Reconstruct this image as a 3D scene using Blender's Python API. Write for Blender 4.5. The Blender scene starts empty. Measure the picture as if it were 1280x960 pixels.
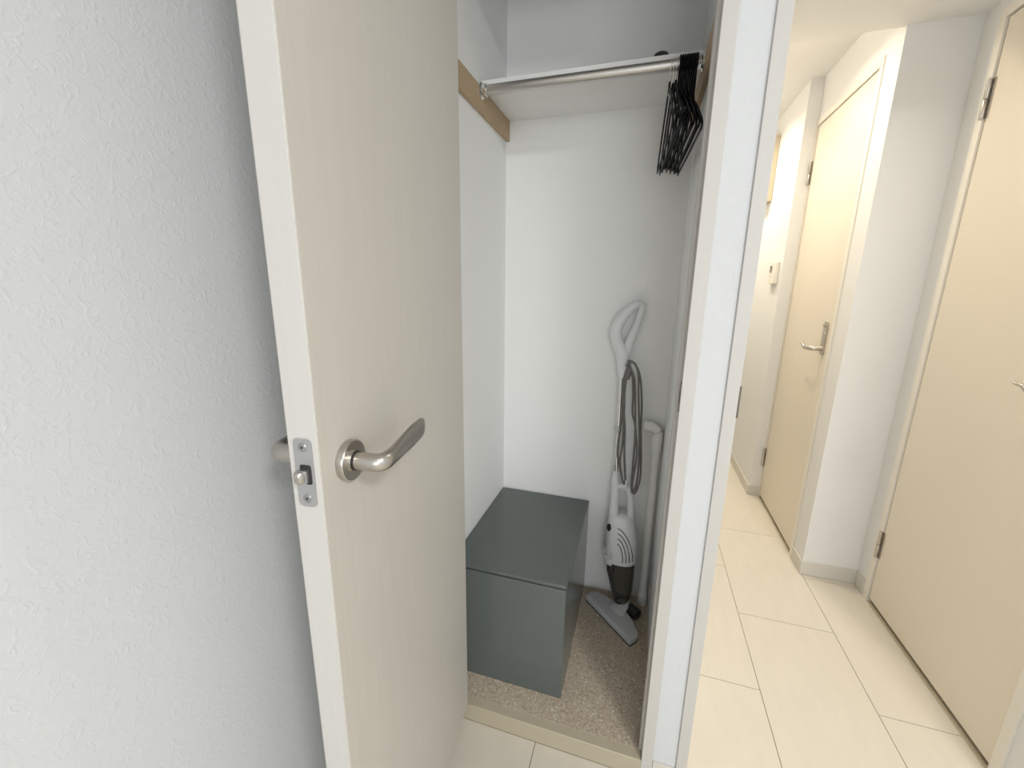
import bpy, bmesh, math, random
from mathutils import Vector, Matrix
random.seed(7)
S = bpy.context.scene
C = S.collection

# ------------------------------------------------------------------ camera, world, exposure
cam_d = bpy.data.cameras.new('camera')
cam = bpy.data.objects.new('camera', cam_d)
C.objects.link(cam)
_w = Vector((0.2266554, 0.0469514, -0.30207216))
_R = Matrix(((1, 0, 0), (0, 0, -1), (0, 1, 0))) @ Matrix.Rotation(_w.length, 3, _w.normalized())
_M = Matrix((_R[0], -_R[1], -_R[2])).transposed().to_4x4()
_M.translation = Vector((0, 0, 1.2))
cam.matrix_world = _M
cam_d.sensor_width = 36.0
cam_d.lens = 519.4258 / 1280 * 36
cam_d.clip_start = 0.01
S.camera = cam

wd = bpy.data.worlds.new('world')
S.world = wd
wd.use_nodes = True
wd.node_tree.nodes['Background'].inputs[0].default_value = (0.85, 0.92, 1.0, 1)
wd.node_tree.nodes['Background'].inputs[1].default_value = 0.3
S.view_settings.view_transform = 'Standard'
S.view_settings.look = 'None'
S.view_settings.gamma = 1.0
S.view_settings.use_curve_mapping = False
S.view_settings.exposure = 0.0

ROOM_LAMP_W = 32.0
FILL_WINDOW_W = 31.0  # strength of the fill from the added window
ROOM_LAMP_COL = (1.0, 0.985, 0.965)
HALL_LAMP_W = 7.4
HALL_LAMP_COL = (1.0, 0.90, 0.735)

# ------------------------------------------------------------------ materials
def nm(name):
    m = bpy.data.materials.new(name)
    m.use_nodes = True
    return m, m.node_tree.nodes, m.node_tree.links, m.node_tree.nodes['Principled BSDF']

def mat(name, col, rough=0.5, metal=0.0, noise=0.0, nscale=30.0, bump=0.0, bscale=200.0, stretch=(1, 1, 1), spec=0.5, trans=0.0, ior=1.45, alpha=1.0):
    m, n, l, b = nm(name)
    b.inputs['Roughness'].default_value = rough
    b.inputs['Metallic'].default_value = metal
    b.inputs['Specular IOR Level'].default_value = spec
    b.inputs['Transmission Weight'].default_value = trans
    b.inputs['IOR'].default_value = ior
    b.inputs['Alpha'].default_value = alpha
    tc = n.new('ShaderNodeTexCoord')
    mp = n.new('ShaderNodeMapping')
    mp.inputs['Scale'].default_value = stretch
    l.new(tc.outputs['Object'], mp.inputs['Vector'])
    nz = n.new('ShaderNodeTexNoise')
    nz.inputs['Scale'].default_value = nscale
    nz.inputs['Detail'].default_value = 4
    l.new(mp.outputs['Vector'], nz.inputs['Vector'])
    mx = n.new('ShaderNodeMix')
    mx.data_type = 'RGBA'
    mx.inputs[6].default_value = (*[max(0, c * (1 - noise)) for c in col], 1)
    mx.inputs[7].default_value = (*[min(1, c * (1 + noise)) for c in col], 1)
    l.new(nz.outputs['Fac'], mx.inputs[0])
    l.new(mx.outputs[2], b.inputs['Base Color'])
    if bump > 0:
        n2 = n.new('ShaderNodeTexNoise')
        n2.inputs['Scale'].default_value = bscale
        n2.inputs['Detail'].default_value = 3
        l.new(mp.outputs['Vector'], n2.inputs['Vector'])
        bp = n.new('ShaderNodeBump')
        bp.inputs['Strength'].default_value = bump
        bp.inputs['Distance'].default_value = 0.002
        l.new(n2.outputs['Fac'], bp.inputs['Height'])
        l.new(bp.outputs['Normal'], b.inputs['Normal'])
    return m

def wallpaper(name, col, strength=0.5, scale=1.0):
    """trowelled-plaster wallpaper: two noise layers pushed through a ramp give raised flecks"""
    m, n, l, b = nm(name)
    b.inputs['Base Color'].default_value = (*col, 1)
    b.inputs['Roughness'].default_value = 0.75
    b.inputs['Specular IOR Level'].default_value = 0.25
    tc = n.new('ShaderNodeTexCoord')
    a = n.new('ShaderNodeTexNoise')
    a.inputs['Scale'].default_value = 55 * scale
    a.inputs['Detail'].default_value = 5
    a.inputs['Distortion'].default_value = 1.3
    l.new(tc.outputs['Object'], a.inputs['Vector'])
    r = n.new('ShaderNodeValToRGB')
    r.color_ramp.elements[0].position = 0.50
    r.color_ramp.elements[1].position = 0.66
    l.new(a.outputs['Fac'], r.inputs['Fac'])
    f = n.new('ShaderNodeTexNoise')
    f.inputs['Scale'].default_value = 190 * scale
    f.inputs['Detail'].default_value = 3
    l.new(tc.outputs['Object'], f.inputs['Vector'])
    ad = n.new('ShaderNodeMath')
    ad.operation = 'MULTIPLY_ADD'
    ad.inputs[1].default_value = 0.45
    l.new(f.outputs['Fac'], ad.inputs[0])
    l.new(r.outputs['Color'], ad.inputs[2])
    bp = n.new('ShaderNodeBump')
    bp.inputs['Strength'].default_value = strength
    bp.inputs['Distance'].default_value = 0.0012
    l.new(ad.outputs[0], bp.inputs['Height'])
    l.new(bp.outputs['Normal'], b.inputs['Normal'])
    return m

def carpet_mat():
    m, n, l, b = nm('closet_sheet')
    b.inputs['Roughness'].default_value = 0.6
    b.inputs['Specular IOR Level'].default_value = 0.3
    tc = n.new('ShaderNodeTexCoord')
    a = n.new('ShaderNodeTexNoise')
    a.inputs['Scale'].default_value = 170
    a.inputs['Detail'].default_value = 4
    a.inputs['Distortion'].default_value = 0.8
    l.new(tc.outputs['Object'], a.inputs['Vector'])
    r = n.new('ShaderNodeValToRGB')
    e = r.color_ramp.elements
    e[0].position = 0.30; e[0].color = (0.34, 0.27, 0.20, 1)
    e[1].position = 0.70; e[1].color = (0.85, 0.79, 0.68, 1)
    k = e.new(0.5); k.color = (0.52, 0.44, 0.34, 1)
    k = e.new(0.62); k.color = (0.58, 0.50, 0.40, 1)
    l.new(a.outputs['Fac'], r.inputs['Fac'])
    l.new(r.outputs['Color'], b.inputs['Base Color'])
    bp = n.new('ShaderNodeBump')
    bp.inputs['Strength'].default_value = 0.4
    bp.inputs['Distance'].default_value = 0.001
    l.new(a.outputs['Fac'], bp.inputs['Height'])
    l.new(bp.outputs['Normal'], b.inputs['Normal'])
    return m

def emis(name, col, s):
    m, n, l, b = nm(name)
    b.inputs['Emission Color'].default_value = (*col, 1)
    b.inputs['Emission Strength'].default_value = s
    return m

M = dict(
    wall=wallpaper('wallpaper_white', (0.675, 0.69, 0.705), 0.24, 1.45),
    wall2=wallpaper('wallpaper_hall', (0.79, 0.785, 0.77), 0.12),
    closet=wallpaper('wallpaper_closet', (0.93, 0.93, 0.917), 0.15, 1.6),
    ceil=mat('ceiling_paper', (0.80, 0.79, 0.77), 0.8, bump=0.1, bscale=150),
    trim=mat('trim_sheet', (0.60, 0.58, 0.55), 0.45, noise=0.02, stretch=(8, 8, 0.6)),
    trim_w=mat('trim_white', (0.80, 0.76, 0.68), 0.45, noise=0.02, stretch=(8, 8, 0.6)),
    sill=mat('sill_sheet', (0.50, 0.44, 0.33), 0.5, noise=0.04, stretch=(1, 8, 8)),
    base=mat('baseboard_vinyl', (0.66, 0.63, 0.57), 0.45, noise=0.02),
    door=mat('door_face', (0.585, 0.555, 0.50), 0.42, noise=0.05, nscale=14, stretch=(9, 9, 0.35), bump=0.05, bscale=70),
    door_e=mat('door_edge', (0.625, 0.605, 0.575), 0.42, noise=0.03, nscale=14, stretch=(9, 9, 0.35)),
    hdoor=mat('hall_door_face', (0.77, 0.70, 0.585), 0.40, noise=0.02, nscale=14, stretch=(9, 9, 0.35), bump=0.025, bscale=90),
    tile=mat('floor_tile_face', (0.70, 0.65, 0.56), 0.38, noise=0.06, nscale=7, stretch=(4, 0.8, 1), bump=0.03, bscale=60),
    joint=mat('floor_joint', (0.25, 0.20, 0.14), 0.8),
    sheet=carpet_mat(),
    steel=mat('satin_nickel', (0.52, 0.49, 0.45), 0.30, 1.0, noise=0.05, nscale=60, stretch=(1, 1, 12)),
    steel2=mat('brushed_steel', (0.60, 0.58, 0.55), 0.36, 1.0, noise=0.06, nscale=80, stretch=(0.2, 10, 10)),
    chrome=mat('chrome', (0.8, 0.8, 0.8), 0.08, 1.0),
    plate=mat('zinc_plate', (0.55, 0.55, 0.55), 0.38, 1.0, noise=0.06, nscale=40),
    hole=mat('dark_recess', (0.03, 0.03, 0.03), 0.6),
    screw=mat('screw_steel', (0.42, 0.42, 0.41), 0.3, 1.0),
    cleat=mat('cleat_wood', (0.50, 0.36, 0.22), 0.5, noise=0.10, nscale=10, stretch=(6, 0.6, 6)),
    shelf=mat('shelf_white', (0.92, 0.92, 0.90), 0.5, noise=0.01),
    box=mat('box_grey', (0.120, 0.139, 0.132), 0.19, noise=0.04, nscale=250),
    box_gap=mat('box_gap', (0.03, 0.035, 0.033), 0.6),
    vac=mat('vacuum_white', (0.80, 0.80, 0.81), 0.35),
    vac_g=mat('vacuum_grey', (0.60, 0.61, 0.62), 0.4),
    vac_d=mat('vacuum_dark', (0.035, 0.033, 0.03), 0.35),
    cup=mat('smoked_plastic', (0.20, 0.19, 0.16), 0.08, trans=0.75, ior=1.2),
    filt=mat('filter_grey', (0.45, 0.44, 0.40), 0.6),
    cord=mat('cord_grey', (0.16, 0.155, 0.145), 0.45),
    pvc=mat('pvc_white', (0.86, 0.86, 0.84), 0.35),
    black=mat('hanger_black', (0.007, 0.007, 0.007), 0.5, spec=0.3),
    plastic=mat('plastic_cream', (0.78, 0.74, 0.66), 0.4),
    panelb=mat('panel_beige', (0.60, 0.52, 0.38), 0.5),
    lcd=mat('lcd_dark', (0.06, 0.06, 0.055), 0.2),
    strike=mat('strike_bronze', (0.16, 0.14, 0.12), 0.4, 0.6),
    glass=mat('fill_window_glass', (0.9, 0.95, 0.95), 0.02, trans=1.0),
    rubber=mat('rubber_dark', (0.05, 0.045, 0.04), 0.6),
)

# ------------------------------------------------------------------ mesh helpers
class MB:
    def __init__(self):
        self.v, self.f = [], []
    def box(self, a, b):
        x0, y0, z0 = a; x1, y1, z1 = b
        k = len(self.v)
        self.v += [(x0, y0, z0), (x1, y0, z0), (x1, y1, z0), (x0, y1, z0), (x0, y0, z1), (x1, y0, z1), (x1, y1, z1), (x0, y1, z1)]
        self.f += [tuple(k + i for i in q) for q in ((3, 2, 1, 0), (4, 5, 6, 7), (0, 1, 5, 4), (1, 2, 6, 5), (2, 3, 7, 6), (3, 0, 4, 7))]
        return self
    def rings(self, rings, closed=False, cap=True):
        n = len(rings[0]); k = len(self.v)
        for r in rings:
            self.v += [tuple(p) for p in r]
        m = len(rings)
        for i in range(m if closed else m - 1):
            a = k + i * n; b = k + ((i + 1) % m) * n
            for j in range(n):
                j2 = (j + 1) % n
                self.f.append((a + j, a + j2, b + j2, b + j))
        if cap and not closed:
            self.f.append(tuple(k + j for j in range(n))[::-1])
            self.f.append(tuple(k + (m - 1) * n + j for j in range(n)))
        return self
    def tube(self, pts, r, seg=10, up=(0, 0, 1), closed=False, cap=True):
        """sweep; r is a number, a list, or a list of (ru, rv) with v along `up`"""
        P = [Vector(p) for p in pts]
        rr = r if isinstance(r, (list, tuple)) else [r] * len(P)
        out = []
        for i, p in enumerate(P):
            if closed:
                t = P[(i + 1) % len(P)] - P[i - 1]
            else:
                t = P[min(i + 1, len(P) - 1)] - P[max(i - 1, 0)]
            t.normalize()
            U = Vector(up)
            if abs(t.dot(U)) > 0.95:
                U = Vector((0, 1, 0)) if abs(t.y) < 0.9 else Vector((1, 0, 0))
            u = t.cross(U).normalized(); v = u.cross(t).normalized()
            q = rr[i]
            ru, rv = q if isinstance(q, (list, tuple)) else (q, q)
            out.append([p + u * (ru * math.cos(2 * math.pi * j / seg)) + v * (rv * math.sin(2 * math.pi * j / seg)) for j in range(seg)])
        return self.rings(out, closed, cap)
    def lathe(self, prof, origin=(0, 0, 0), axis=(0, 0, 1), seg=24):
        ax = Vector(axis).normalized()
        U = Vector((0, 0, 1)) if abs(ax.z) < 0.9 else Vector((1, 0, 0))
        u = ax.cross(U).normalized(); v = ax.cross(u)
        o = Vector(origin)
        return self.rings([[o + ax * h + u * (r * math.cos(2 * math.pi * j / seg)) + v * (r * math.sin(2 * math.pi * j / seg)) for j in range(seg)] for r, h in prof])
    def prism(self, poly, d, origin=(0, 0, 0), u=(1, 0, 0), v=(0, 1, 0), w=(0, 0, 1)):
        o, u, v, w = Vector(origin), Vector(u), Vector(v), Vector(w)
        return self.rings([[o + u * a + v * b + w * h for a, b in poly] for h in (0, d)])
    def build(self, name, m, parent=None, smooth=35, bevel=0.0, seg=2):
        me = bpy.data.meshes.new(name)
        me.from_pydata(self.v, [], self.f)
        bm = bmesh.new(); bm.from_mesh(me)
        bmesh.ops.recalc_face_normals(bm, faces=bm.faces)
        bm.to_mesh(me); bm.free()
        me.materials.append(m)
        if smooth:
            me.shade_smooth()
            me.set_sharp_from_angle(angle=math.radians(smooth))
        o = bpy.data.objects.new(name, me)
        C.objects.link(o)
        if bevel:
            b = o.modifiers.new('bevel', 'BEVEL')
            b.width = bevel; b.segments = seg; b.limit_method = 'ANGLE'; b.angle_limit = math.radians(40)
        if parent:
            o.parent = parent
        return o

def tag(o, label, cat, group=None, kind=None):
    o['label'] = label; o['category'] = cat
    if group: o['group'] = group
    if kind: o['kind'] = kind
    return o

def empty(name, loc=(0, 0, 0), rz=0.0):
    o = bpy.data.objects.new(name, None)
    o.empty_display_size = 0.05
    C.objects.link(o)
    o.location = loc; o.rotation_euler = (0, 0, rz)
    return o

def rrect(w, h, r, n=5):
    p = []
    for cx, cy, a0 in ((w / 2 - r, h / 2 - r, 0), (-w / 2 + r, h / 2 - r, 90), (-w / 2 + r, -h / 2 + r, 180), (w / 2 - r, -h / 2 + r, 270)):
        for i in range(n + 1):
            a = math.radians(a0 + 90 * i / n)
            p.append((cx + r * math.cos(a), cy + r * math.sin(a)))
    return p

def spline(pts, n=8, closed=False):
    P = [Vector(p) for p in pts]; out = []
    m = len(P)
    for i in range(m if closed else m - 1):
        if closed:
            a, b, c, d = P[i - 1], P[i], P[(i + 1) % m], P[(i + 2) % m]
        else:
            a, b, c, d = P[max(i - 1, 0)], P[i], P[i + 1], P[min(i + 2, m - 1)]
        for k in range(n):
            t = k / n
            out.append(0.5 * ((2 * b) + (c - a) * t + (2 * a - 5 * b + 4 * c - d) * t * t + (3 * b - a - 3 * c + d) * t ** 3))
    if not closed:
        out.append(P[-1])
    return out

def lerp_list(vals, n):
    """resample a list of numbers or pairs the way spline() resamples its points"""
    out = []
    for i in range(len(vals) - 1):
        a, b = vals[i], vals[i + 1]
        for k in range(n):
            t = k / n
            if isinstance(a, (tuple, list)):
                out.append(tuple(p + (q - p) * t for p, q in zip(a, b)))
            else:
                out.append(a + (b - a) * t)
    out.append(vals[-1])
    return out

def struct(name, mb, m, label, cat, **kw):
    return tag(mb.build(name, m, None, **kw), label, cat, kind='structure')

# ------------------------------------------------------------------ measured planes (metres, camera foot at the origin)
XW = -0.535            # room wall on the left
YF = 0.857             # face of the door casings
XL, XR, YB = -0.4785, 0.098, 1.44     # closet inside
ZC = 0.055             # closet floor
JL, JR = -0.430, 0.082 # closet jambs
XH = 0.185             # hall doorway jamb
XN = 0.938             # hall wall with the close door
XS = 0.738             # hall wall with the second door
XT = 0.681             # hall wall past the second door
YS1, YS2 = 1.882, 2.612
ZR, ZS, ZH = 2.36, 2.04, 2.195         # ceilings: room, hall soffit, hall beyond
DT = 1.975             # top of the door leaves

# ------------------------------------------------------------------ the shell
RX1, RY0 = 2.3, -2.5
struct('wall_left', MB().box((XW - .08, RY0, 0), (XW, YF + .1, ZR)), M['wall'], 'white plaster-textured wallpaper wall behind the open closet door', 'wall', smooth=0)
f = MB()
WX0, WX1, WZ0, WZ1 = .15, 1.75, .75, 1.95
f.box((XW - .08, RY0 - .08, 0), (WX0, RY0, ZR)).box((WX1, RY0 - .08, 0), (RX1 + .08, RY0, ZR))
f.box((WX0, RY0 - .08, 0), (WX1, RY0, WZ0)).box((WX0, RY0 - .08, WZ1), (WX1, RY0, ZR))
struct('wall_back', f, M['wall'], 'plain white wall of the room facing the closet', 'wall', smooth=0)
wn = tag(empty('fill_window', ((WX0 + WX1) / 2, RY0 - .04, WZ0)), 'added two-pane window out of view, filling the closet with light', 'window', kind='structure')  # unseen window, added behind the camera to brighten the closet
hw, hh = (WX1 - WX0) / 2, WZ1 - WZ0
for a, b in (((-hw, -.03, 0), (hw, .03, .04)), ((-hw, -.03, hh - .04), (hw, .03, hh)), ((-hw, -.03, .04), (-hw + .04, .03, hh - .04)), ((hw - .04, -.03, .04), (hw, .03, hh - .04)), ((-.025, -.03, .04), (.025, .03, hh - .04))):
    MB().box(a, b).build('fill_window_frame', M['trim_w'], wn, smooth=0)
for x0, x1 in ((-hw + .04, -.025), (.025, hw - .04)):
    MB().box((x0, -.003, .04), (x1, .003, hh - .04)).build('pane', M['glass'], wn, smooth=0)
wl = bpy.data.lights.new('window_fill_light', 'AREA')  # added area light, fills the closet from the front
wl.shape = 'RECTANGLE'; wl.size = WX1 - WX0 - .08; wl.size_y = WZ1 - WZ0 - .08; wl.energy = FILL_WINDOW_W; wl.color = (.93, .97, 1.0)
wo = bpy.data.objects.new('window_fill_light', wl); C.objects.link(wo)
wo.location = ((WX0 + WX1) / 2, RY0 + .012, (WZ0 + WZ1) / 2); wo.rotation_euler = (math.radians(90), 0, 0)
struct('wall_right', MB().box((RX1, RY0, 0), (RX1 + .08, YF + .1, ZR)), M['wall'], 'plain white side wall of the room', 'wall', smooth=0)
f = MB()
f.box((XW, YF + .005, 0), (JL - .014, .95, ZR))
f.box((JL - .014, YF + .005, 1.995), (JR + .014, .95, ZR))
f.box((JR + .014, YF + .005, 0), (.166, .95, ZR))
f.box((.166, YF + .005, 1.995), (.985, .95, ZR))
f.box((.985, YF + .005, 0), (RX1, .95, ZR))
struct('wall_front', f, M['wall'], 'white wall strip between the closet frame and the hall doorway frame', 'wall', smooth=0)
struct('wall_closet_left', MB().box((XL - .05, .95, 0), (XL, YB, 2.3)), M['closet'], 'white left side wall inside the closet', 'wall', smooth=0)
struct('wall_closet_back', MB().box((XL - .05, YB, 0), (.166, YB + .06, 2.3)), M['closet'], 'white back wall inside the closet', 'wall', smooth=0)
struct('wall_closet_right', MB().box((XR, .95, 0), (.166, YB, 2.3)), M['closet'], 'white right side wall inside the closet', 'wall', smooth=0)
struct('wall_hall_left', MB().box((.10, YB + .06, 0), (.166, 4.3, 2.3)), M['wall2'], 'white hall wall behind the closet', 'wall', smooth=0)
f = MB()
f.box((XN, .95, 0), (XN + .12, 1.120, 2.3))
f.box((XN + .05, 1.120, 0), (XN + .12, 1.80, 2.3))
f.box((XN, 1.120, 2.005), (XN + .05, 1.80, 2.3))
f.box((XN, 1.80, 0), (XN + .12, YS1, 2.3))
struct('wall_hall_right', f, M['wall2'], 'white hall wall holding the beige door beside the room doorway', 'wall', smooth=0)
f = MB()
f.box((XS, YS1, 0), (XN + .12, 1.992, 2.3))
f.box((XS + .05, 1.992, 0), (XN + .12, YS2, 2.3))
f.box((XS, 1.992, 2.003), (XS + .05, YS2, 2.3))
struct('wall_hall_step', f, M['wall2'], 'white hall wall stepping inward before the second beige door', 'wall', smooth=0)
struct('wall_hall_far', MB().box((XT, YS2, 0), (XN + .12, 4.3, 2.3)), M['wall2'], 'white hall wall with the small control panel', 'wall', smooth=0)
struct('wall_hall_end', MB().box((.10, 4.3, 0), (XN + .12, 4.36, 2.3)), M['wall2'], 'white wall closing the far end of the hall', 'wall', smooth=0)
struct('ceiling', MB().box((XW - .08, RY0, ZR), (RX1 + .08, .95, ZR + .05)), M['ceil'], 'white ceiling of the room', 'ceiling', smooth=0)
struct('ceiling_closet', MB().box((XL, .95, 2.28), (XR, YB, 2.33)), M['ceil'], 'white ceiling inside the closet', 'ceiling', smooth=0)
struct('ceiling_hall_low', MB().box((.166, .95, ZS), (XN, YS1 + .012, 2.3)), M['ceil'], 'lowered hall ceiling just past the room doorway', 'ceiling', smooth=0)
struct('ceiling_hall', MB().box((.166, YS1 + .012, ZH), (XS, 4.3, 2.3)), M['ceil'], 'higher hall ceiling over the second beige door', 'ceiling', smooth=0)

# floor and its tiles
floor = struct('floor', MB().box((XW - .08, RY0, -.06), (RX1, 4.3, -.0012)), M['joint'], 'pale beige wood-grain floor tiles with thin dark joints', 'floor', smooth=0)
TW, TL, X0 = .3105, .615, .4328
tm = {}
def tile(x0, x1, y0, y1):
    w, d = round(x1 - x0, 4), round(y1 - y0, 4)
    if w < .02 or d < .02: return
    g = .0011
    if (w, d) not in tm:
        mb = MB().box((-w / 2 + g, -d / 2 + g, -.004), (w / 2 - g, d / 2 - g, 0))
        o = mb.build('tile', M['tile'], floor, smooth=0)
        tm[(w, d)] = o.data
    else:
        o = bpy.data.objects.new('tile', tm[(w, d)]); C.objects.link(o); o.parent = floor
    o.location = ((x0 + x1) / 2, (y0 + y1) / 2, 0)
def tiles(xa, xb, ya, yb):
    i0 = math.floor((xa - X0) / TW); i1 = math.ceil((xb - X0) / TW)
    for i in range(i0, i1):
        off = 1.545 if i % 2 == 0 else (1.2157 if i < 0 else 1.237)
        x0, x1 = max(xa, X0 + i * TW), min(xb, X0 + (i + 1) * TW)
        j = math.floor((ya - off) / TL)
        while off + j * TL < yb:
            tile(x0, x1, max(ya, off + j * TL), min(yb, off + (j + 1) * TL))
            j += 1
tiles(XW, RX1, RY0, YF + .001)
tiles(.166, XN + .045, YF + .001, 4.29)
struct('floor_closet', MB().box((XL, .883, 0), (XR, YB, ZC)), M['sheet'], 'mottled brown sheet floor raised inside the closet', 'floor', smooth=0)

# ------------------------------------------------------------------ trims
def part(name, mb, m, parent, **kw):
    return mb.build(name, m, parent, **kw)

t = tag(empty('trim_1', (JR, YF, 0)), 'cream frame lining the closet opening with its low sill', 'door frame', kind='structure')
def tpart(name, a, b, m='trim', bevel=.0012):
    mb = MB().box(a, b)
    o = mb.build(name, M[m], None, smooth=30, bevel=bevel)
    o.parent = t; o.matrix_parent_inverse = Matrix.Translation(-t.location)
    return o
tpart('jamb', (JR, YF, ZC - .003), (.108, .95, 1.985))
tpart('jamb', (JL - .026, YF, ZC - .003), (JL, .95, 1.985))
tpart('head', (JL - .026, YF, 1.985), (.108, .95, 2.012))
tpart('door_stop', (.0757, .8835, ZC), (JR + .001, .905, 1.985))
tpart('door_stop', (JL - .001, .8835, ZC), (JL + .006, .905, 1.985))
tpart('jamb_foot', (JR, YF, 0), (.108, .95, ZC - .003))
tpart('sill', (JL - .026, YF, 0), (JR, .885, .054), 'sill', .002)
st = MB().prism(rrect(.018, .062, .004), .0012, (JR + .0002, YF + .0105, .990), (0, 1, 0), (0, 0, 1), (-1, 0, 0)).build('strike_plate', M['strike'], None)
st.parent = t; st.matrix_parent_inverse = Matrix.Translation(-t.location)
st2 = MB().box((JR - .0014, YF + .009, .979), (JR - .0008, YF + .018, 1.001)).build('strike_hole', M['hole'], st)

t = tag(empty('trim_2', (XH, YF, 0)), 'pale grey-white frame lining the doorway into the hall', 'door frame', kind='structure')
tpart('jamb', (.161, YF, 0), (XH, .985, 1.985))
tpart('jamb', (.962, YF, 0), (.99, .95, 1.985))
tpart('head', (.161, YF, 1.985), (.99, .95, 2.012))
st = MB().box((XH - .001, YF - .0006, .959), (XH + .0022, YF + .022, 1.022)).build('strike_plate', M['strike'], None, smooth=0, bevel=.0006)
st.parent = t; st.matrix_parent_inverse = Matrix.Translation(-t.location)

t = tag(empty('trim_3', (XN, 1.79, 0)), 'white frame around the beige door beside the room doorway', 'door frame', kind='structure')
tpart('jamb', (XN - .006, 1.775, 0), (XN + .05, 1.803, 1.980), 'trim_w')
tpart('jamb', (XN - .006, 1.118, 0), (XN + .05, 1.146, 1.980), 'trim_w')
tpart('head', (XN - .006, 1.118, 1.980), (XN + .05, 1.803, 2.010), 'trim_w')
tpart('threshold', (XN - .004, 1.146, -.002), (XN + .05, 1.775, .0025), 'sill', .0008)
t = tag(empty('trim_4', (XS, 2.0, 0)), 'white frame around the beige door with a long lock plate', 'door frame', kind='structure')
tpart('jamb', (XS - .005, 1.991, 0), (XS + .05, 2.017, 1.979), 'trim_w')
tpart('jamb', (XS - .005, 2.598, 0), (XS + .05, YS2, 1.979), 'trim_w')
tpart('head', (XS - .005, 1.991, 1.979), (XS + .05, YS2, 2.006), 'trim_w')
tpart('threshold', (XS - .004, 2.017, -.002), (XS + .05, 2.598, .0025), 'sill', .0008)

BH = .062
def base(name, a, b, label):
    o = MB().box((a[0], a[1], 0), (b[0], b[1], BH)).build(name, M['base'], None, smooth=30, bevel=.002)
    return tag(o, label, 'baseboard', kind='structure')
base('baseboard_left', (XW, RY0, 0), (XW + .006, YF, 0), 'low cream baseboard along the textured left wall')
base('baseboard_front', (.1085, YF - .001, 0), (.1605, YF + .006, 0), 'short cream baseboard between the closet and hall doorway frames')
base('baseboard_hall_step', (XS - .006, YS1 - .006, 0), (XN, YS1 + .001, 0), 'cream baseboard under the grey-white stepped hall wall')
base('baseboard_hall_right', (XN - .006, 1.803, 0), (XN + .001, YS1 - .006, 0), 'tiny cream baseboard between the close hall door frame and the corner')
base('baseboard_hall_corner', (XS - .006, YS1 + .001, 0), (XS + .001, 1.991, 0), 'cream baseboard between the wall corner and the second hall door frame')
base('baseboard_hall_end', (XT - .006, YS2 - .006, 0), (XS, YS2 + .001, 0), 'tiny cream baseboard on the hall wall end by the lower far hinge')
base('baseboard_hall_far', (XT - .006, YS2 + .001, 0), (XT + .001, 4.3, 0), 'cream baseboard under the wall with the control panel')

# ------------------------------------------------------------------ closet door
W, T = .500, .038
dvec = Vector((0.08808, -0.99610, 0)).normalized()
door = empty('door_1', (-.386, YF - .002, 0), math.atan2(dvec.y, dvec.x))
tag(door, 'beige closet door standing open against the textured wall with lever handle', 'door', kind='structure')
# local axes: x along the leaf from the hinge to the latch, +y = towards the handle face (room side after opening)
Z0 = .058
MB().box((0, -T, Z0), (W, 0, DT)).build('leaf', M['door_e'], door, smooth=30, bevel=.0008)
MB().box((0, 0, Z0), (W - .0012, .0012, DT)).build('face_sheet', M['door'], door, smooth=0)
MB().box((0, -T - .0012, Z0), (W - .0012, -T, DT)).build('face_sheet', M['door'], door, smooth=0)

def lever(parent, sx, hz, y0, sgn, neck, n_r=.0118, name='lever_handle', rose=True):
    root_pts = [(sx, y0, hz), (sx, y0 + sgn * neck * .55, hz), (sx - .001, y0 + sgn * neck * .88, hz - .0005), (sx - .008, y0 + sgn * neck * 1.04, hz),
                (sx - .026, y0 + sgn * neck * 1.08, hz + .001), (sx - .056, y0 + sgn * neck * 1.05, hz + .003), (sx - .088, y0 + sgn * neck * 1.05, hz + .0065), (sx - .112, y0 + sgn * neck * 1.08, hz + .0095), (sx - .122, y0 + sgn * neck * 1.09, hz + .0105)]
    rad = [(n_r, n_r), (n_r * .98, n_r * .98), (n_r * .95, n_r * .99), (.0100, .0118), (.0072, .0122), (.0060, .0146), (.0056, .0168), (.0050, .0152), (.0026, .0112)]
    h = MB().tube(spline(root_pts, 7), lerp_list(rad, 7), 18).build(name, M['steel'], parent, smooth=60)
    if rose:
        MB().lathe([(.0255, 0), (.0262, .0008), (.0262, .0085), (.0252, .0098), (.0145, .0100), (.0145, .0128)], (sx, y0, hz), (0, sgn, 0), 40).build('rose', M['steel'], h, smooth=40)
        MB().lathe([(.0124, 0), (.0124, .0015)], (sx, y0 + sgn * .0130, hz), (0, sgn, 0), 28).build('neck_ring', M['hole'], h, smooth=40)
    return h
lever(door, .448, .983, .0012, 1, .046)
lever(door, .448, .983, -T - .0012, -1, .064, n_r=.013)
# latch on the edge of the leaf (edge face x = W)
LP = MB().prism(rrect(.0245, .085, .0065), .0016, (W - .0004, -T / 2, .986), (0, 1, 0), (0, 0, 1), (1, 0, 0)).build('latch_plate', M['plate'], door, smooth=30)
for z in (1.0180, .9540):
    MB().lathe([(.0055, 0), (.0055, .0006), (.0046, .0012), (.0016, .0012), (.0012, .0004)], (W + .001, -T / 2, z), (1, 0, 0), 18).build('screw', M['screw'], LP, smooth=40)
    MB().lathe([(.0015, 0), (.0015, .0002)], (W + .0022, -T / 2, z), (1, 0, 0), 10).build('screw_slot', M['hole'], LP, smooth=40)
MB().prism(rrect(.0150, .0245, .003), .0003, (W + .0011, -T / 2 + .0015, .9845), (0, 1, 0), (0, 0, 1), (1, 0, 0)).build('latch_hole', M['hole'], LP)
MB().prism(rrect(.0095, .0165, .003), .007, (W - .001, -T / 2 + .001, .983), (0, 1, 0), (0, 0, 1), (1, 0, 0)).build('latch_bolt', M['plate'], LP, smooth=30)
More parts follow.
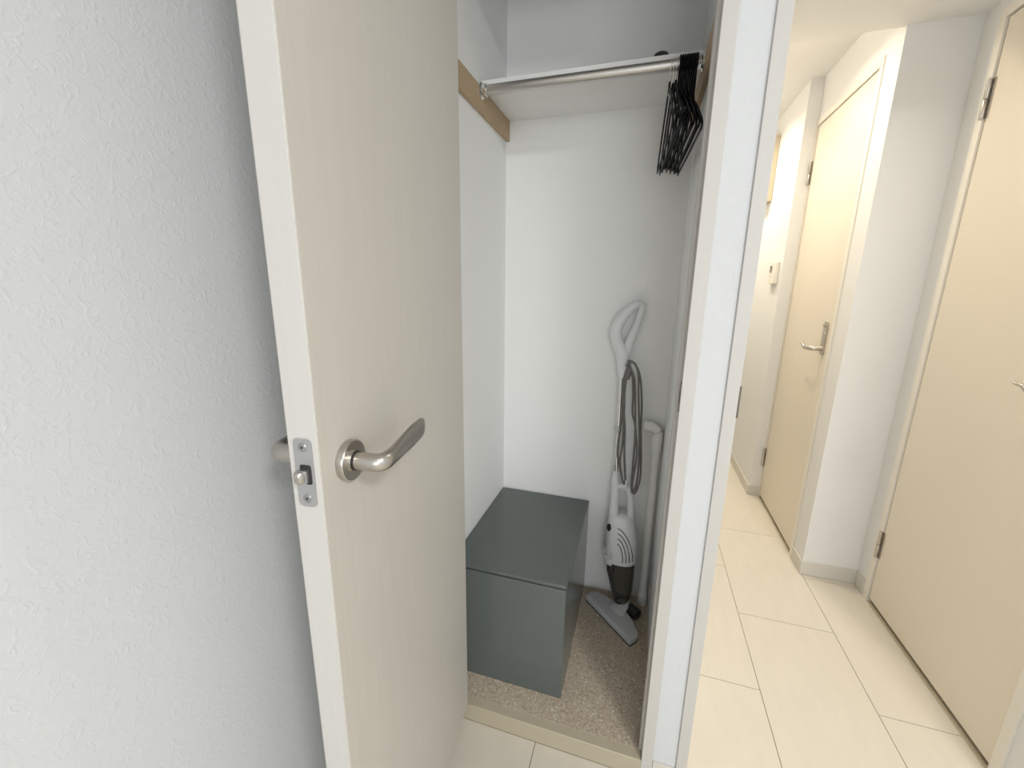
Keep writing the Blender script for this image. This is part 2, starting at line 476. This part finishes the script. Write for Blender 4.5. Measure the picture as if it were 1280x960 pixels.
MB().lathe([(.001, -.0070), (.0055, -.0066), (.0066, -.005), (.0066, .005), (.0055, .0066), (.001, .0070)], (W + .0055, -T / 2 - .0035, .983), (0, 0, 1), 18).build('latch_roller', M['steel'], LP, smooth=40)

# ------------------------------------------------------------------ hall doors
def hall_door(name, loc, length, label):
    """local x runs from the hinge side to the latch side; local -y points out of the wall into the hall"""
    d = empty(name, loc, -math.pi / 2)
    tag(d, label, 'door', kind='structure')
    MB().box((0, 0, .019), (length, .036, DT)).build('leaf', M['hdoor'], d, smooth=30, bevel=.001)
    for z0 in (1.712, .197):
        h = MB().lathe([(.0055, 0), (.0062, .001), (.0062, .0525), (.0055, .0535)], (-.004, -.0085, z0), (0, 0, 1), 16).build('hinge', M['steel'], d, smooth=40)
        MB().lathe([(.0055, 0), (.0062, .001), (.0062, .0535), (.0050, .0545), (.0018, .056)], (-.004, -.0085, z0 + .0550), (0, 0, 1), 16).build('hinge_barrel', M['steel'], h, smooth=40)
        MB().box((.0005, -.003, z0 + .001), (.010, 0, z0 + .108)).build('hinge_leaf', M['steel'], h, smooth=0)
        MB().box((-.016, -.0095, z0 + .001), (-.006, -.0055, z0 + .108)).build('hinge_leaf', M['steel'], h, smooth=0)
    return d
def plate_lever(d, sx, hz, plate):
    if plate:
        p = MB().prism(rrect(.034, .140, .011), .007, (sx, 0, hz + .045), (1, 0, 0), (0, 0, 1), (0, -1, 0)).build('lock_plate', M['steel'], d, smooth=30)
        MB().lathe([(.0085, 0), (.0085, .006), (.006, .0075)], (sx, -.007, hz + .098), (0, -1, 0), 16).build('thumb_turn', M['steel'], p, smooth=40)
        MB().lathe([(.004, 0), (.003, .0012)], (sx, -.007, hz + .066), (0, -1, 0), 12).build('screw', M['chrome'], p, smooth=40)
    else:
        MB().lathe([(.025, 0), (.025, .007), (.023, .009)], (sx, 0, hz), (0, -1, 0), 28).build('rose', M['steel'], d, smooth=40)
    pts = [(sx, -.002, hz), (sx, -.030, hz), (sx - .001, -.040, hz), (sx - .010, -.048, hz), (sx - .030, -.050, hz), (sx - .065, -.050, hz - .002), (sx - .085, -.050, hz + .004), (sx - .100, -.051, hz + .013), (sx - .118, -.051, hz + .014), (sx - .130, -.051, hz + .019)]
    rad = [(.010, .010), (.010, .010), (.0095, .010), (.0085, .0105), (.0072, .0105), (.006, .0085), (.005, .006), (.0045, .0048), (.004, .0035), (.0022, .002)]
    MB().tube(spline(pts, 6), lerp_list(rad, 6), 14).build('lever_handle', M['steel'], d, smooth=60)
d2 = hall_door('door_2', (XN + .001, 1.772, 0), .623, 'plain beige hall door hinged at the wall corner, right by the doorway')
plate_lever(d2, .565, .968, False)
d3 = hall_door('door_3', (XS + .001, 2.595, 0), .575, 'plain beige hall door with long lock plate, past the stepped wall')
plate_lever(d3, .522, .958, True)

# ------------------------------------------------------------------ closet shelf, cleats and rod
tag(MB().box((XL, 1.203, 1.724), (XR, YB, 1.7445)).build('closet_shelf', M['shelf'], None, smooth=0, bevel=.0008), 'white melamine shelf spanning the top of the closet', 'shelf')
tag(MB().box((XL, .955, 1.664), (XL + .012, YB, 1.7235)).build('shelf_cleat', M['cleat'], None, smooth=0, bevel=.001), 'brown wooden batten under the shelf on the bare side, opposite the hangers', 'batten')
tag(MB().box((XR - .012, .955, 1.664), (XR, YB, 1.7235)).build('shelf_cleat', M['cleat'], None, smooth=0, bevel=.001), 'brown wooden batten under the shelf on the side where the hangers hang', 'batten')
RYp, RZp, RR = 1.187, 1.7130, .0125
rod = tag(empty('closet_rod', (XL + .012, RYp, RZp)), 'brushed steel hanging rod in front of the closet shelf', 'rod')
L = (XR - .012) - (XL + .012)
MB().lathe([(RR, .004), (RR, L - .004)], (0, 0, 0), (1, 0, 0), 28).build('tube', M['steel2'], rod, smooth=40)
for x, s in ((0, 1), (L, -1)):
    fl = MB().lathe([(.021, 0), (.021, .0025), (.0185, .005), (.0160, .006), (.0160, .016), (.0150, .017)], (x, 0, 0), (s, 0, 0), 28).build('flange', M['chrome'], rod, smooth=35)
    for a in (20, 200):
        MB().lathe([(.0025, 0), (.0025, .0015), (.0015, .0022)], (x + s * .003, .0185 * math.cos(math.radians(a)), .0185 * math.sin(math.radians(a))), (s, 0, 0), 10).build('screw', M['screw'], fl, smooth=40)

# ------------------------------------------------------------------ clothes hangers
def hanger(name, x, y, rz, tilt, chrome, dz, half=.185):
    drop = 1.0 if chrome else .80
    """hangs over the rod; its plane is square to the rod. Local origin = hook's bearing point"""
    top = RZp + RR
    h = empty(name, (x, y, top), rz)
    h.rotation_euler = (0, tilt, rz)
    hr = .0017 if chrome else .0028
    r = RR + hr
    pts = []
    for a in range(200, -95, -15):
        pts.append((0, -r * math.cos(math.radians(a)), -RR + r * math.sin(math.radians(a))))
    neck = -.064 + dz if chrome else -.060 + dz
    pts += [(0, -r * .15, -RR - r - .006), (0, 0, -RR - r - .014), (0, 0, neck - .012)]
    MB().tube(pts, hr if chrome else [(.0042, .00255)] * len(pts), 8, up=(1, 0, 0)).build('hook', M['chrome'] if chrome else M['black'], h, smooth=60)
    # shoulders: one closed bar with rounded ends
    zp = neck
    ctrl = []
    for s in (-1, 1):
        side = [(.000, 0), (.018, -.004), (.060, -.028), (.120, -.072), (half - .015, -.112), (half, -.128), (half - .006, -.137)]
        ctrl.append([(0, s * a, zp + b * drop) for a, b in side])
    outline = [Vector(p) for p in ctrl[0][::-1]] + [Vector(p) for p in ctrl[1][1:]]
    sp = spline(outline, 5)
    MB().tube(sp, [(.0022, .0052)] * len(sp), 8, up=(0, 0, 1)).build('shoulder_bar', M['black'], h, smooth=60)
    MB().tube([(0, -half + .008, zp - .136 * drop), (0, 0, zp - .138 * drop), (0, half - .008, zp - .136 * drop)], [(.0022, .0036)] * 3, 8).build('trouser_bar', M['black'], h, smooth=60)
    MB().prism([(-.016, -.006), (-.008, .016), (.008, .016), (.016, -.006)], .0046, (-.0023, 0, zp), (0, 1, 0), (0, 0, 1), (1, 0, 0)).build('neck_block', M['black'], h, smooth=30, bevel=.001)
    return h
xs_c = [.0145, .0215, .0275]
for i, x in enumerate(xs_c):
    tag(hanger('clothes_hanger', x, RYp, math.radians(3.2), 0, True, (0, -.004, .002)[i]), 'slim black clothes hanger with a thin chrome wire hook', 'hanger', 'hangers with chrome hooks on the closet rod')
N2 = 8
for i in range(N2):
    x = .0340 + i * .0052
    tag(hanger('clothes_hanger', x, RYp, math.radians(3.2), 0, False, (-.022, -.030, -.024, -.034, -.028, -.036, -.034, -.040)[i]), 'slim black clothes hanger with a broad black plastic hook', 'hanger', 'all-black hangers packed at the rod end')

# small dark thing on the shelf, only its rounded top shows over the edge
tag(MB().lathe([(.018, 0), (.0195, .004), (.0195, .040), (.0175, .0455), (.011, .0490), (.001, .0500)], (-.011, 1.30, 1.7445), (0, 0, 1), 24).build('pot', M['rubber'], None, smooth=50), 'small dark round-topped pot standing on the closet shelf', 'pot')

# ------------------------------------------------------------------ storage box
bx0, bx1, by0, by1, bz1 = -.4765, -.1395, .952, 1.432, .427
box = tag(empty('storage_box', ((bx0 + bx1) / 2, (by0 + by1) / 2, ZC)), 'dark grey-green lidded storage box on the closet floor', 'box')
bw, bd, bh = (bx1 - bx0) / 2, (by1 - by0) / 2, bz1 - ZC
MB().box((-bw, -bd, 0), (bw, -bd + .012, bh - .0145)).build('front_panel', M['box'], box, smooth=30, bevel=.001)
MB().box((-bw, bd - .012, 0), (bw, bd, bh - .0145)).build('back_panel', M['box'], box, smooth=30, bevel=.001)
MB().box((-bw, -bd + .012, 0), (-bw + .012, bd - .012, bh - .0145)).build('side_panel', M['box'], box, smooth=30, bevel=.001)
MB().box((bw - .012, -bd + .012, 0), (bw, bd - .012, bh - .0145)).build('side_panel', M['box'], box, smooth=30, bevel=.001)
MB().box((-bw + .012, -bd + .012, .002), (bw - .012, bd - .012, .012)).build('bottom_panel', M['box'], box, smooth=0)
MB().box((-bw + .006, -bd + .006, bh - .0147), (bw - .006, bd - .006, bh - .0098)).build('lid_gap', M['box_gap'], box, smooth=0)
MB().box((-bw, -bd, bh - .0098), (bw, bd, bh)).build('lid', M['box'], box, smooth=30, bevel=.0012)

# ------------------------------------------------------------------ drain pipe in the corner
px, py = .0765, 1.414
pipe = tag(empty('drain_pipe', (px, py, ZC)), 'white plastic pipe standing in the closet corner behind the vacuum', 'pipe')
MB().lathe([(.0135, 0), (.0135, .660)], (0, 0, 0), (0, 0, 1), 24).build('pipe', M['pvc'], pipe, smooth=40)
MB().lathe([(.0175, 0), (.0175, .050), (.0160, .052), (.0137, .053)], (0, 0, 0), (0, 0, 1), 24).build('foot_socket', M['pvc'], pipe, smooth=40)
MB().lathe([(.0137, .602), (.0165, .603), (.0172, .606), (.0172, .655), (.0165, .657)], (0, 0, 0), (0, 0, 1), 24).build('elbow_socket', M['pvc'], pipe, smooth=40)
MB().tube(spline([(0, 0, .650), (0, 0, .668), (-.006, 0, .682), (-.020, 0, .690), (-.044, 0, .692)], 6), .0165, 20).build('elbow', M['pvc'], pipe, smooth=60)
MB().lathe([(.0195, 0), (.0195, .008), (.0175, .0095)], (-.046, 0, .692), (1, 0, 0), 24).build('elbow_collar', M['pvc'], pipe, smooth=40)

# ------------------------------------------------------------------ stick vacuum
vac = tag(empty('stick_vacuum', (0.005, 1.36, ZC)), 'white corded stick vacuum cleaner leaning in the closet corner', 'vacuum cleaner')
vl = vac.location
def V(x, y, z): return (x - vl.x, y - vl.y, z - vl.z)
def vp(name, mb, m, parent=vac, **kw): return mb.build(name, M[m], parent, **kw)
def oval(cx, cy, z, rx, ry, n=28, p=2.4):
    out = []
    for j in range(n):
        a = 2 * math.pi * j / n
        c, s = math.cos(a), math.sin(a)
        out.append(Vector(V(cx + rx * math.copysign(abs(c) ** (2 / p), c), cy + ry * math.copysign(abs(s) ** (2 / p), s), z)))
    return out
# nozzle head
top = [(-.123, 1.360), (-.116, 1.378), (-.107, 1.388), (-.087, 1.395), (-.056, 1.383), (-.021, 1.364), (.012, 1.338), (.030, 1.318), (.050, 1.286), (.062, 1.256), (.067, 1.236), (.060, 1.220), (.041, 1.198)]
cx = sum(p[0] for p in top) / len(top); cy = sum(p[1] for p in top) / len(top)
def ring(sc, z): return [Vector(V(cx + (x - cx) * sc, cy + (y - cy) * sc, z)) for x, y in top]
noz = vp('nozzle', MB().rings([ring(1.0, .0595), ring(1.0, .072), ring(.985, .0765), ring(.93, .079)]), 'vac_g', smooth=35)
vp('nozzle_sole', MB().rings([ring(1.012, ZC), ring(1.012, .060)]), 'vac_d', noz, smooth=30)
vp('nozzle_neck', MB().tube([V(-.018, 1.315, .072), V(.000, 1.332, .082), V(.018, 1.348, .088), V(.024, 1.352, .090)], [(.042, .008), (.030, .012), (.020, .016), (.015, .014)], 16), 'vac_g', noz, smooth=60)
vp('nozzle_joint', MB().lathe([(.006, -.021), (.0185, -.019), (.020, -.014), (.020, .014), (.0185, .019), (.006, .021)], V(.049, 1.336, .0757), (.75, -.66, 0), 20), 'vac_d', noz, smooth=40)
vp('neck_collar', MB().lathe([(.018, 0), (.020, .004), (.020, .020), (.017, .024)], V(.012, 1.352, .080), (.0, .1, 1), 20), 'vac', noz, smooth=40)
# dust cup
cupr = [oval(.003, 1.358, .088, .022, .022), oval(.003, 1.358, .094, .026, .026), oval(.001, 1.359, .140, .038, .036), oval(-.006, 1.360, .200, .046, .042), oval(-.011, 1.361, .262, .0505, .045), oval(-.011, 1.361, .280, .0505, .045)]
cup = vp('dust_cup', MB().rings(cupr), 'cup', smooth=60)
vp('filter', MB().rings([oval(.001, 1.360, .135, .020, .020), oval(-.004, 1.361, .19, .026, .024), oval(-.009, 1.361, .262, .030, .028)]), 'filt', cup, smooth=60)
vp('cup_tip', MB().rings([oval(.003, 1.358, .080, .019, .019), oval(.003, 1.358, .100, .0275, .0275)]), 'vac_d', cup, smooth=60)
vp('cup_mouth', MB().rings([oval(-.040, 1.332, .222, .013, .013), oval(-.042, 1.332, .268, .0145, .014)]), 'vac_d', cup, smooth=60)
# motor body: shell, two posts and the bridge form a carrying handle
bc = [(-.0115, 1.361, .262, .0530, .0470), (-.0120, 1.361, .268, .0545, .0485), (-.0125, 1.361, .300, .0550, .0490), (-.0140, 1.362, .340, .0545, .0485), (-.0160, 1.363, .380, .0500, .0450), (-.0190, 1.364, .408, .0440, .0400), (-.0215, 1.365, .425, .0400, .0350), (-.022, 1.366, .434, .034, .028)]
def shell(z):
    for a, b in zip(bc, bc[1:]):
        if a[2] <= z <= b[2]:
            k = (z - a[2]) / (b[2] - a[2])
            return [p + (q - p) * k for p, q in zip(a, b)]
    return bc[-1]
body = vp('motor_body', MB().rings([oval(a, b, z, rx, ry) for a, b, z, rx, ry in bc]), 'vac', smooth=60)
vp('handle_post', MB().tube(spline([V(-.043, 1.360, .400), V(-.046, 1.362, .440), V(-.046, 1.366, .490), V(-.047, 1.371, .530), V(-.049, 1.376, .556), V(-.049, 1.379, .580)], 6), lerp_list([(.018, .022), (.0165, .019), (.0150, .016), (.0150, .015), (.0120, .012), (.0100, .010)], 6), 18, up=(0, 1, 0)), 'vac', body, smooth=60)
vp('handle_post', MB().tube(spline([V(.010, 1.366, .395), V(.010, 1.368, .440), V(.006, 1.371, .490), V(-.001, 1.373, .522), V(-.016, 1.374, .535), V(-.040, 1.373, .532)], 6), lerp_list([(.016, .020), (.0125, .015), (.0110, .012), (.0120, .012), (.0120, .012), (.010, .012)], 6), 16, up=(0, 1, 0)), 'vac', body, smooth=60)
def on_shell(xf, z, out=.0008):
    c = shell(z); x = xf * c[3]
    yy = c[4] * (1 - abs(xf) ** 2.4) ** (1 / 2.4)
    return V(c[0] + x, c[1] - yy - out, z)
for k in range(4):
    pts = []
    for i in range(9):
        a = i / 8
        pts.append(on_shell(-.20 + .08 * k * 0 + (.98 - .20 * k) * math.sin(a * math.pi / 2) * (1.0 if k else .98), .400 - .018 * k - (.115 - .017 * k) * (1 - math.cos(a * math.pi / 2)) - .004 * a))
    vp('vent_slit', MB().tube(pts, .0014, 6), 'hole', body, smooth=60)
vp('power_button', MB().prism([(.0085 * math.cos(a), .0125 * math.sin(a)) for a in [2 * math.pi * i / 20 for i in range(20)]], .006, on_shell(-.78, .392, -.003), (.8, -.6, 0), (0, .1, 1), (-.6, -.8, 0)), 'vac_d', body, smooth=40)
vp('dial', MB().tube([Vector(on_shell(-.72, .296, .0)) + Vector((.72, -.55, 0)) * (.019 * math.cos(a)) + Vector((0, 0, 1)) * (.024 * math.sin(a)) + Vector((-.55, -.72, 0)) * .001 for a in [2 * math.pi * i / 24 for i in range(24)]], .002, 6, closed=True), 'vac', body, smooth=60)
vp('cup_catch', MB().prism(rrect(.020, .022, .005), .006, on_shell(-.62, .266, -.002), (.85, -.5, 0), (0, 0, 1), (-.5, -.85, 0)), 'vac', body, smooth=30, bevel=.001)
# tube
tb = vp('tube', MB().tube([V(-.0485, 1.380, .556), V(-.0540, 1.388, .930)], .0075, 18), 'chrome', smooth=60)
vp('tube_cap', MB().tube([V(-.0480, 1.3795, .556), V(-.0486, 1.3805, .585)], .0088, 18), 'vac', tb, smooth=60)
vp('tube_clip', MB().box(V(-.066, 1.370, .738), V(-.040, 1.374, .744)), 'vac_g', tb, smooth=0)
vp('tube_clip', MB().lathe([(.0098, 0), (.0098, .018)], V(-.0508, 1.3837, .718), (-.0147, .021, 1), 18), 'vac_g', tb, smooth=40)
# grip loop
gp = [(-.0535, 1.388, .912), (-.054, 1.390, .950), (-.058, 1.392, .990), (-.073, 1.394, 1.022), (-.0835, 1.394, 1.058), (-.071, 1.396, 1.098), (-.046, 1.400, 1.132), (-.020, 1.404, 1.150), (-.009, 1.408, 1.142), (-.013, 1.409, 1.112), (-.024, 1.407, 1.070), (-.036, 1.402, 1.035), (-.046, 1.397, 1.000), (-.050, 1.393, .965)]
gr = [(.0115, .0125), (.0150, .0135), (.0190, .0145), (.0165, .0150), (.0165, .0150), (.0150, .0140), (.0125, .0130), (.0100, .0120), (.0095, .0110), (.0095, .0105), (.0105, .0105), (.0125, .0110), (.0150, .0115), (.010, .009)]
vp('grip', MB().tube(spline([V(*p) for p in gp], 6), lerp_list([(a * 1.18, b * 1.1) for a, b in gr], 6), 18, up=(0, 1, 0)), 'vac', smooth=60)
hk = vp('cord_hook', MB().tube([V(-.045, 1.385, .945), V(-.034, 1.382, .948), V(-.024, 1.380, .950), V(-.020, 1.380, .960)], [.006, .006, .006, .004], 12), 'vac', smooth=60)
vp('cord_plug', MB().lathe([(.005, -.016), (.0095, -.013), (.0105, .006), (.006, .014)], V(-.034, 1.378, .925), (.3, 0, 1), 16), 'cord', smooth=40)
vp('cord_hook', MB().tube([V(-.012, 1.366, .528), V(-.013, 1.360, .548), V(-.012, 1.357, .566)], [.006, .0055, .0045], 12), 'vac', smooth=60)
def cord(name, pts, n=8, closed=True, r=.0034):
    q = spline([V(*p) for p in pts], n, closed)
    vp(name, MB().tube(q, r, 8, closed=closed, up=(0, 1, 0)), 'cord', smooth=70)
cord('power_cord', [(-.034, 1.374, .972), (-.014, 1.372, .962), (.004, 1.373, .921), (.016, 1.374, .84), (.021, 1.372, .74), (.030, 1.370, .63), (.031, 1.368, .565), (.018, 1.362, .518), (.006, 1.360, .545), (.005, 1.366, .62), (.004, 1.370, .72), (-.003, 1.372, .82), (-.012, 1.372, .91), (-.030, 1.374, .955)])
cord('power_cord', [(-.040, 1.373, .955), (-.022, 1.371, .968), (-.004, 1.371, .940), (.004, 1.372, .86), (.014, 1.370, .76), (.022, 1.366, .66), (.022, 1.364, .56), (.010, 1.360, .522), (.008, 1.362, .56), (.014, 1.366, .66), (.003, 1.370, .75), (-.010, 1.371, .80), (-.013, 1.372, .86), (-.022, 1.373, .935)])
cord('power_cord', [(-.032, 1.376, .960), (-.044, 1.374, .920), (-.046, 1.372, .860), (-.042, 1.370, .780), (-.048, 1.367, .700), (-.046, 1.364, .640), (-.030, 1.360, .580), (-.020, 1.358, .552), (-.016, 1.358, .570), (-.026, 1.364, .660), (-.030, 1.368, .740), (-.040, 1.371, .830), (-.038, 1.374, .920)])
cord('power_cord', [(-.036, 1.378, .955), (-.041, 1.373, .900), (-.037, 1.371, .800), (-.034, 1.368, .700), (-.038, 1.364, .625), (-.026, 1.360, .566), (-.018, 1.359, .548)], closed=False)

# ------------------------------------------------------------------ small things on the hall walls
th = tag(empty('control_panel', (XT, 2.725, 1.29)), 'small cream wall control panel with a dark screen in the hall', 'control panel')
MB().box((-.018, -.062, -.058), (0, .062, .058)).build('body', M['plastic'], th, smooth=30, bevel=.003)
sc = MB().box((-.0195, .012, .004), (-.017, .048, .040)).build('screen', M['lcd'], th, smooth=0)
MB().box((-.0192, -.004, .012), (-.017, .004, .034)).build('button', M['panelb'], th, smooth=0)
MB().box((-.0192, .014, -.022), (-.017, .030, -.012)).build('button', M['panelb'], th, smooth=0)
MB().box((-.0205, -.058, -.056), (-.017, .058, -.046)).build('flap', M['plastic'], th, smooth=0)
eb = tag(empty('breaker_cabinet', (XT, 3.2, 1.72)), 'flat beige breaker cabinet high on the hall wall, past the control panel', 'breaker cabinet')
MB().box((-.055, -.16, 0), (0, .16, .365)).build('cabinet', M['panelb'], eb, smooth=30, bevel=.004)
MB().box((-.064, -.150, .012), (-.055, .150, .353)).build('cover', M['panelb'], eb, smooth=30, bevel=.003)

# ------------------------------------------------------------------ lamps
def lamp_fixture(name, loc, r, h, watts, col, label, size, spread=180):
    o = tag(empty(name, loc), label, 'ceiling lamp')
    MB().lathe([(r, 0), (r, -h * .6), (r * .93, -h)], (0, 0, 0), (0, 0, 1), 40).build('housing', M['shelf'], o, smooth=40)
    MB().lathe([(r * .9, -h), (r * .88, -h - .002)], (0, 0, 0), (0, 0, 1), 40).build('diffuser', emis(name + '_glow', col, 3.0), o, smooth=40)
    ld = bpy.data.lights.new('lamp_light', 'AREA')
    ld.shape = 'DISK'; ld.size = size; ld.energy = watts; ld.color = col
    ld.spread = math.radians(spread)
    lo = bpy.data.objects.new('lamp_light', ld)
    C.objects.link(lo); lo.parent = o; lo.location = (0, 0, -h - .006)
    return o
lamp_fixture('ceiling_lamp', (1.12, -.78, ZR), .28, .06, ROOM_LAMP_W, ROOM_LAMP_COL, 'round white ceiling lamp in the room', .5)
lamp_fixture('downlight', (.33, 2.04, ZH), .05, .008, HALL_LAMP_W * .72, HALL_LAMP_COL, 'small round downlight in the hall ceiling, close to the lowered part', .08, 150)
lamp_fixture('downlight', (.33, 2.85, ZH), .05, .008, HALL_LAMP_W * .62, HALL_LAMP_COL, 'small round downlight in the hall ceiling, close to the control panel', .08, 150)
lamp_fixture('downlight', (.55, 1.15, ZS), .05, .008, HALL_LAMP_W * .30, HALL_LAMP_COL, 'added fill downlight in the lowered hall ceiling, out of view', .08, 150)  # added lamp, lifts the near hall floor and door
lamp_fixture('downlight', (.33, 3.65, ZH), .05, .008, HALL_LAMP_W, HALL_LAMP_COL, 'added fill downlight at the far end of the hall ceiling, out of view', .08, 150)  # added lamp, brightens the lower part of the far hall wall
